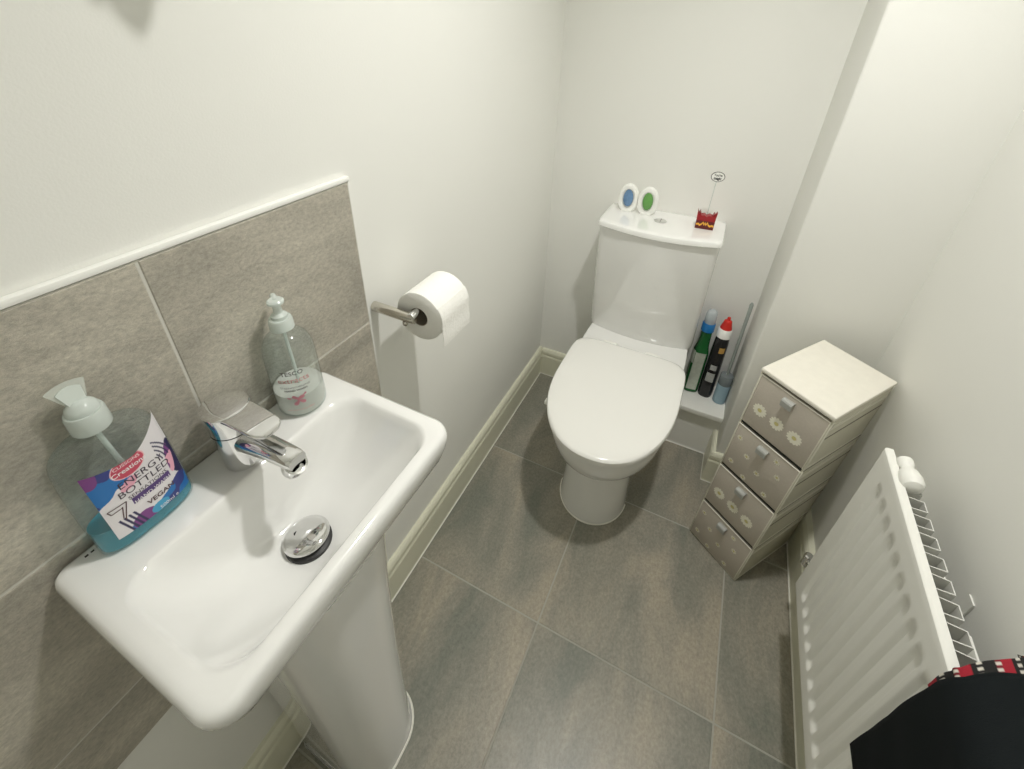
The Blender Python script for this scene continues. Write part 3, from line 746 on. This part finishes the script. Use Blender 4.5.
for i in range(4):
    z0 = DH * i; row = 3 - i
    x0, x1, za, zb = .0045, CW - .0045, z0 + .006, z0 + DH - .0085
    if i == 3: zb -= .001
    bm = nb(); box(bm, x0, x1, -.001, .010, za, zb, .0012); box(bm, x0 + .003, x1 - .003, .010, CD - .012, za, zb - .02)
    dr = obj('drawer', bm, M['drawer'], cab)
    if row in (0, 2): plabel(dr, 'drawer front with three large daisies')
    else: plabel(dr, 'drawer front scattered with small daisies')
    bm = nb(); box(bm, x0 - .002, x1 + .002, -.0022, .002, zb, zb + .0022, .0005); box(bm, x0 - .0022, x0, -.0020, .002, za, zb, .0004); box(bm, x1, x1 + .0022, -.0020, .002, za, zb, .0004)
    obj('piping', bm, M['piping'], dr)
    w_, h_ = x1 - x0, zb - za
    for u, v in (big if row in (0, 2) else dots):
        bm = nb(); L_ = row in (0, 2); daisy(bm, x0 + u * w_, zb - v * h_, .0185 if L_ else .0085, 13 if L_ else 9, -.0014, L_)
        obj('printed_daisy', bm, [M['petal'], M['eye']], dr, smooth=False)
    # ribbon pull tab: a folded loop standing out from the top edge
    tx = x0 + .48 * w_; tz = zb - .12 * h_
    bm = nb(); prof = [(-.001, .006), (-.007, .0075), (-.0135, .006), (-.0155, .002), (-.0135, -.014), (-.0115, -.015), (-.010, -.013), (-.0115, 0), (-.008, .003), (-.001, .002)]
    ra = [[(tx + sx * .0130, y, tz + z) for y, z in prof] for sx in (-1, 1)]
    loft(bm, ra); obj('pull_tab', bm, M['tab'], dr, smooth=False)

# ------------------------------------------------------------------ radiator
RXF, RY_, RYN, RZ0, RZ1 = .400, .857, .060, .258, .752
rad = thing('radiator', 'white ribbed panel radiator on the right wall', 'radiator', (.43, RY_, 0))
ro_ = Vector((.43, RY_, 0))
pitch = .0355
def groove(y, z):
    # y distance from far end ; returns inward depth
    s = RY_ - y
    if s < .042 or s > (RY_ - RYN) - .042: return 0
    ph_ = ((s - .042) % pitch) / pitch
    g_ = 0
    if .12 < ph_ < .88:
        e = min((ph_ - .12) / .20, (.88 - ph_) / .20, 1); g_ = e
    zt = min(max((z - (RZ0 + .038)) / .010, 0), max(((RZ1 - .050) - z) / .012, 0), 1)
    return g_ * zt * .0062
bm = nb()
zl = [RZ0, RZ0 + .003, RZ0 + .008, RZ0 + .020, RZ0 + .034, RZ0 + .038, RZ0 + .043, RZ0 + .048, RZ0 + .06, RZ0 + .15, RZ0 + .30, RZ1 - .08, RZ1 - .062, RZ1 - .056, RZ1 - .050, RZ1 - .035, RZ1 - .015, RZ1 - .006, RZ1 - .002, RZ1, RZ1 + .0005]
ny = int((RY_ - RYN) / (pitch / 16)); yl = [RY_ - (RY_ - RYN) * i / ny for i in range(ny + 1)]
def edge(z):
    d = min(z - RZ0, RZ1 + .0005 - z)
    return .005 * (1 - math.sqrt(max(0, 1 - (1 - min(d, .005) / .005) ** 2)))
def edgey(y):
    d = min(RY_ - y, y - RYN); return .004 * (1 - math.sqrt(max(0, 1 - (1 - min(d, .004) / .004) ** 2)))
yl = sorted(set([round(v, 5) for v in yl] + [round(RY_ - q, 5) for q in (.0008, .0018, .003)]), reverse=True)
G = [[bm.verts.new((RXF + groove(y, z) + max(edge(z), edgey(y)) - ro_.x, y - ro_.y, z)) for y in yl] for z in zl]
for a, b2 in zip(G, G[1:]):
    for i in range(len(yl) - 1): bm.faces.new((a[i], a[i + 1], b2[i + 1], b2[i]))
# back skin
Hh = [[bm.verts.new((RXF + .014 - ro_.x, y - ro_.y, z)) for y in (RY_, RYN)] for z in (RZ0, RZ1 + .0005)]
bm.faces.new((Hh[0][0], Hh[0][1], Hh[1][1], Hh[1][0]))
bm.faces.new([v for v in G[-1]] + [Hh[1][1], Hh[1][0]]); bm.faces.new([v for v in G[0]] + [Hh[0][1], Hh[0][0]])
bm.faces.new([r[0] for r in G] + [Hh[1][0], Hh[0][0]]); bm.faces.new([r[-1] for r in G] + [Hh[1][1], Hh[0][1]])
obj('front_panel', bm, M['radw'], rad, angle=35)
nf = 0; yy = RY_ - .075
while yy > RYN + .04:
    bm = nb(); w0, w1, d = .0125, .0110, .029; t = .0015
    x0 = RXF + .0145
    outr = [(x0, w0), (x0 + d, w1), (x0 + d, -w1), (x0, -w0)]; inr = [(x0, -w0 + t), (x0 + d - t, -w1 + t), (x0 + d - t, w1 - t), (x0, w0 - t)]
    ringp = outr + inr
    loft(bm, [[(px - ro_.x, yy + py - ro_.y, z) for px, py in ringp] for z in (RZ0 + .03, RZ1 - .010)])
    obj('convector_fin', bm, M['radfin'], rad, smooth=False); yy -= pitch; nf += 1
for yb in (.645, .20):
    bm = nb(); box(bm, RXF + .052 - ro_.x, XR - ro_.x - .0005, yb - .011 - ro_.y, yb - .009 - ro_.y, RZ1 - .12, RZ1 - .095); box(bm, XR - .003 - ro_.x, XR - .0005 - ro_.x, yb - .014 - ro_.y, yb + .004 - ro_.y, RZ0 + .05, RZ1 - .06)
    box(bm, RXF + .0455 - ro_.x, RXF + .053 - ro_.x, yb - .012 - ro_.y, yb + .004 - ro_.y, RZ1 - .12, RZ1 - .035)
    obj('wall_bracket', bm, M['radw'], rad)
bm = nb()
for xo in (.0, .010): box(bm, RXF + .0455 + xo - ro_.x, RXF + .0485 + xo - ro_.x, .40 - ro_.y, .555 - ro_.y, RZ1 - .060, RZ1 - .030, .0008)
obj('hanging_rail', bm, M['radw'], rad)
bm = nb(); o_ = (RXF + .0245 - ro_.x, 0, RZ1 + .004)
lathe(bm, [(.010, .832), (.0125, .830), (.0125, .818), (.0095, .812), (.0095, .808), (.0150, .800), (.0175, .788), (.0175, .776), (.0145, .768), (.006, .764)], 32, 'y', (o_[0], -ro_.y, o_[2])); plabel(obj('thermostat_knob', bm, M['plastic'], rad), 'white thermostat knob')
bm = nb(); tube(bm, [(.425 - ro_.x, .850 - ro_.y, .285), (.428 - ro_.x, .900 - ro_.y, .275), (.432 - ro_.x, .925 - ro_.y, .262), (.440 - ro_.x, .940 - ro_.y, .235), (.460 - ro_.x, .945 - ro_.y, .215), (XR - .0006 - ro_.x, .945 - ro_.y, .205)], .0065, 14)
lathe(bm, [(.009, .240), (.011, .242), (.011, .276), (.008, .279)], 20, 'z', (.432 - ro_.x, .935 - ro_.y, 0)); obj('lockshield_valve', bm, M['chrome'], rad)

# ------------------------------------------------------------------ coat draped over the radiator
coat = thing('black_coat', 'black coat with red checked lining draped over the radiator', 'coat', (.43, .2, .3))
co = Vector((.43, .2, .3))
pf = [(.380, .512), (.380, .56), (.380, .62), (.380, .68), (.382, .73), (.384, .765), (.396, .787), (.415, .797), (.438, .800), (.458, .796), (.473, .785), (.481, .765), (.4845, .73), (.485, .69)]
pf = catmull(pf[:-2], 4)
def far(x, z, i): 
    t = i / (len(pf) - 1)
    return .452 - .006 * math.sin(t * PI) + .11 * max(0, t - .55)
def cloth(rows, y_of, nvv, th_, wr, m, name, attr=None):
    bm = nb(); G = []
    lay = bm.verts.layers.float_color.new('col') if attr else None
    for i, (x, z) in enumerate(rows):
        r = []
        y0, y1 = y_of(i, x, z)
        for j in range(nvv + 1):
            t = j / nvv; y = y0 + (y1 - y0) * t
            d = wr * noise.noise(Vector((x * 9, y * 14, z * 9)))
            v = bm.verts.new((x - abs(d) * (1 if x < .45 else 0) - co.x, y - co.y, z + abs(d) * .6 - co.z))
            if attr: v[lay] = (*attr(i, t, y), 1)
            r.append(v)
        G.append(r)
    for a, b2 in zip(G, G[1:]):
        for j in range(nvv): bm.faces.new((a[j], a[j + 1], b2[j + 1], b2[j]))
    o = obj(name, bm, m, coat, angle=60)
    md = o.modifiers.new('thick', 'SOLIDIFY'); md.thickness = th_; md.offset = 0
    return o
cloth(pf, lambda i, x, z: (far(x, z, i), .02), 60, .006, .006, M['black_cloth'], 'coat_fabric')
K0 = 16
rows = [(x + (.004 if z < .78 and x < .4 else 0), z - (.005 if z > .75 else 0)) for x, z in pf[K0:]]
# dense checks
rows = catmull(rows, 4)
def chk(i, t, y):
    q = i / len(rows) * 26; s = int(q) % 7
    R_ = lin((150, 22, 40)); Bk = (.008, .008, .008); Wt = lin((205, 200, 190))
    if s in (0, 1): c = R_
    elif s in (2, 4, 5): c = Bk
    elif s == 3: c = Wt if (int(t * 14) % 2 == 0) else Bk
    else: c = Wt if (int(t * 14) % 2 == 1) else lin((110, 20, 36))
    return c
cloth(rows, lambda i, x, z: (far(x, z, K0 + i / 4) + .009 + .017 * i / len(rows), far(x, z, K0 + i / 4) - .03), 28, .003, .0, attr_mat('checked_lining', .9), 'checked_lining', chk)

# ------------------------------------------------------------------ made-up blades out of view, added to cast a shadow on the wall

gl = thing('unseen_shadow_caster', 'added unseen shape with three drooping blades that casts a shadow on the left wall', 'shadow caster', (-.545, .36, 1.66))
go = Vector((-.545, .36, 1.66)); CASTER = mat('shadow_caster_mat', (.35, .32, .22), .6, var=.2)
bm = nb(); tube(bm, [(XL - go.x + .001, .36 - go.y, 1.70 - go.z), (-.54 - go.x, .36 - go.y, 1.70 - go.z), (-.505 - go.x, .357 - go.y, 1.69 - go.z), (-.503 - go.x, .356 - go.y, 1.655 - go.z)], .002, 8); obj('caster_stem', bm, CASTER, gl)
for (y0, z0, y1, z1, w) in ((.357, 1.66, .349, 1.515, .023), (.352, 1.66, .323, 1.538, .015), (.360, 1.66, .376, 1.545, .012)):
    a = Vector((-.503 - go.x, y0 - go.y, z0 - go.z)); b_ = Vector((-.503 - go.x, y1 - go.y, z1 - go.z)); d = (b_ - a).normalized(); q = Vector((0, -d.z, d.y)); L_ = (b_ - a).length
    pts = [(t, w * max(0, math.sin(PI * min(1, t ** 1.5))) ** .7 + .0006) for t in [k / 16 for k in range(17)]]
    out = [a + d * L_ * t + q * h for t, h in pts] + [a + d * L_ * t - q * h for t, h in pts[::-1]]
    bm = nb(); loft(bm, [[p + Vector((e, 0, 0)) for p in out] for e in (-.0008, .0008)]); obj('caster_blade', bm, CASTER, gl)
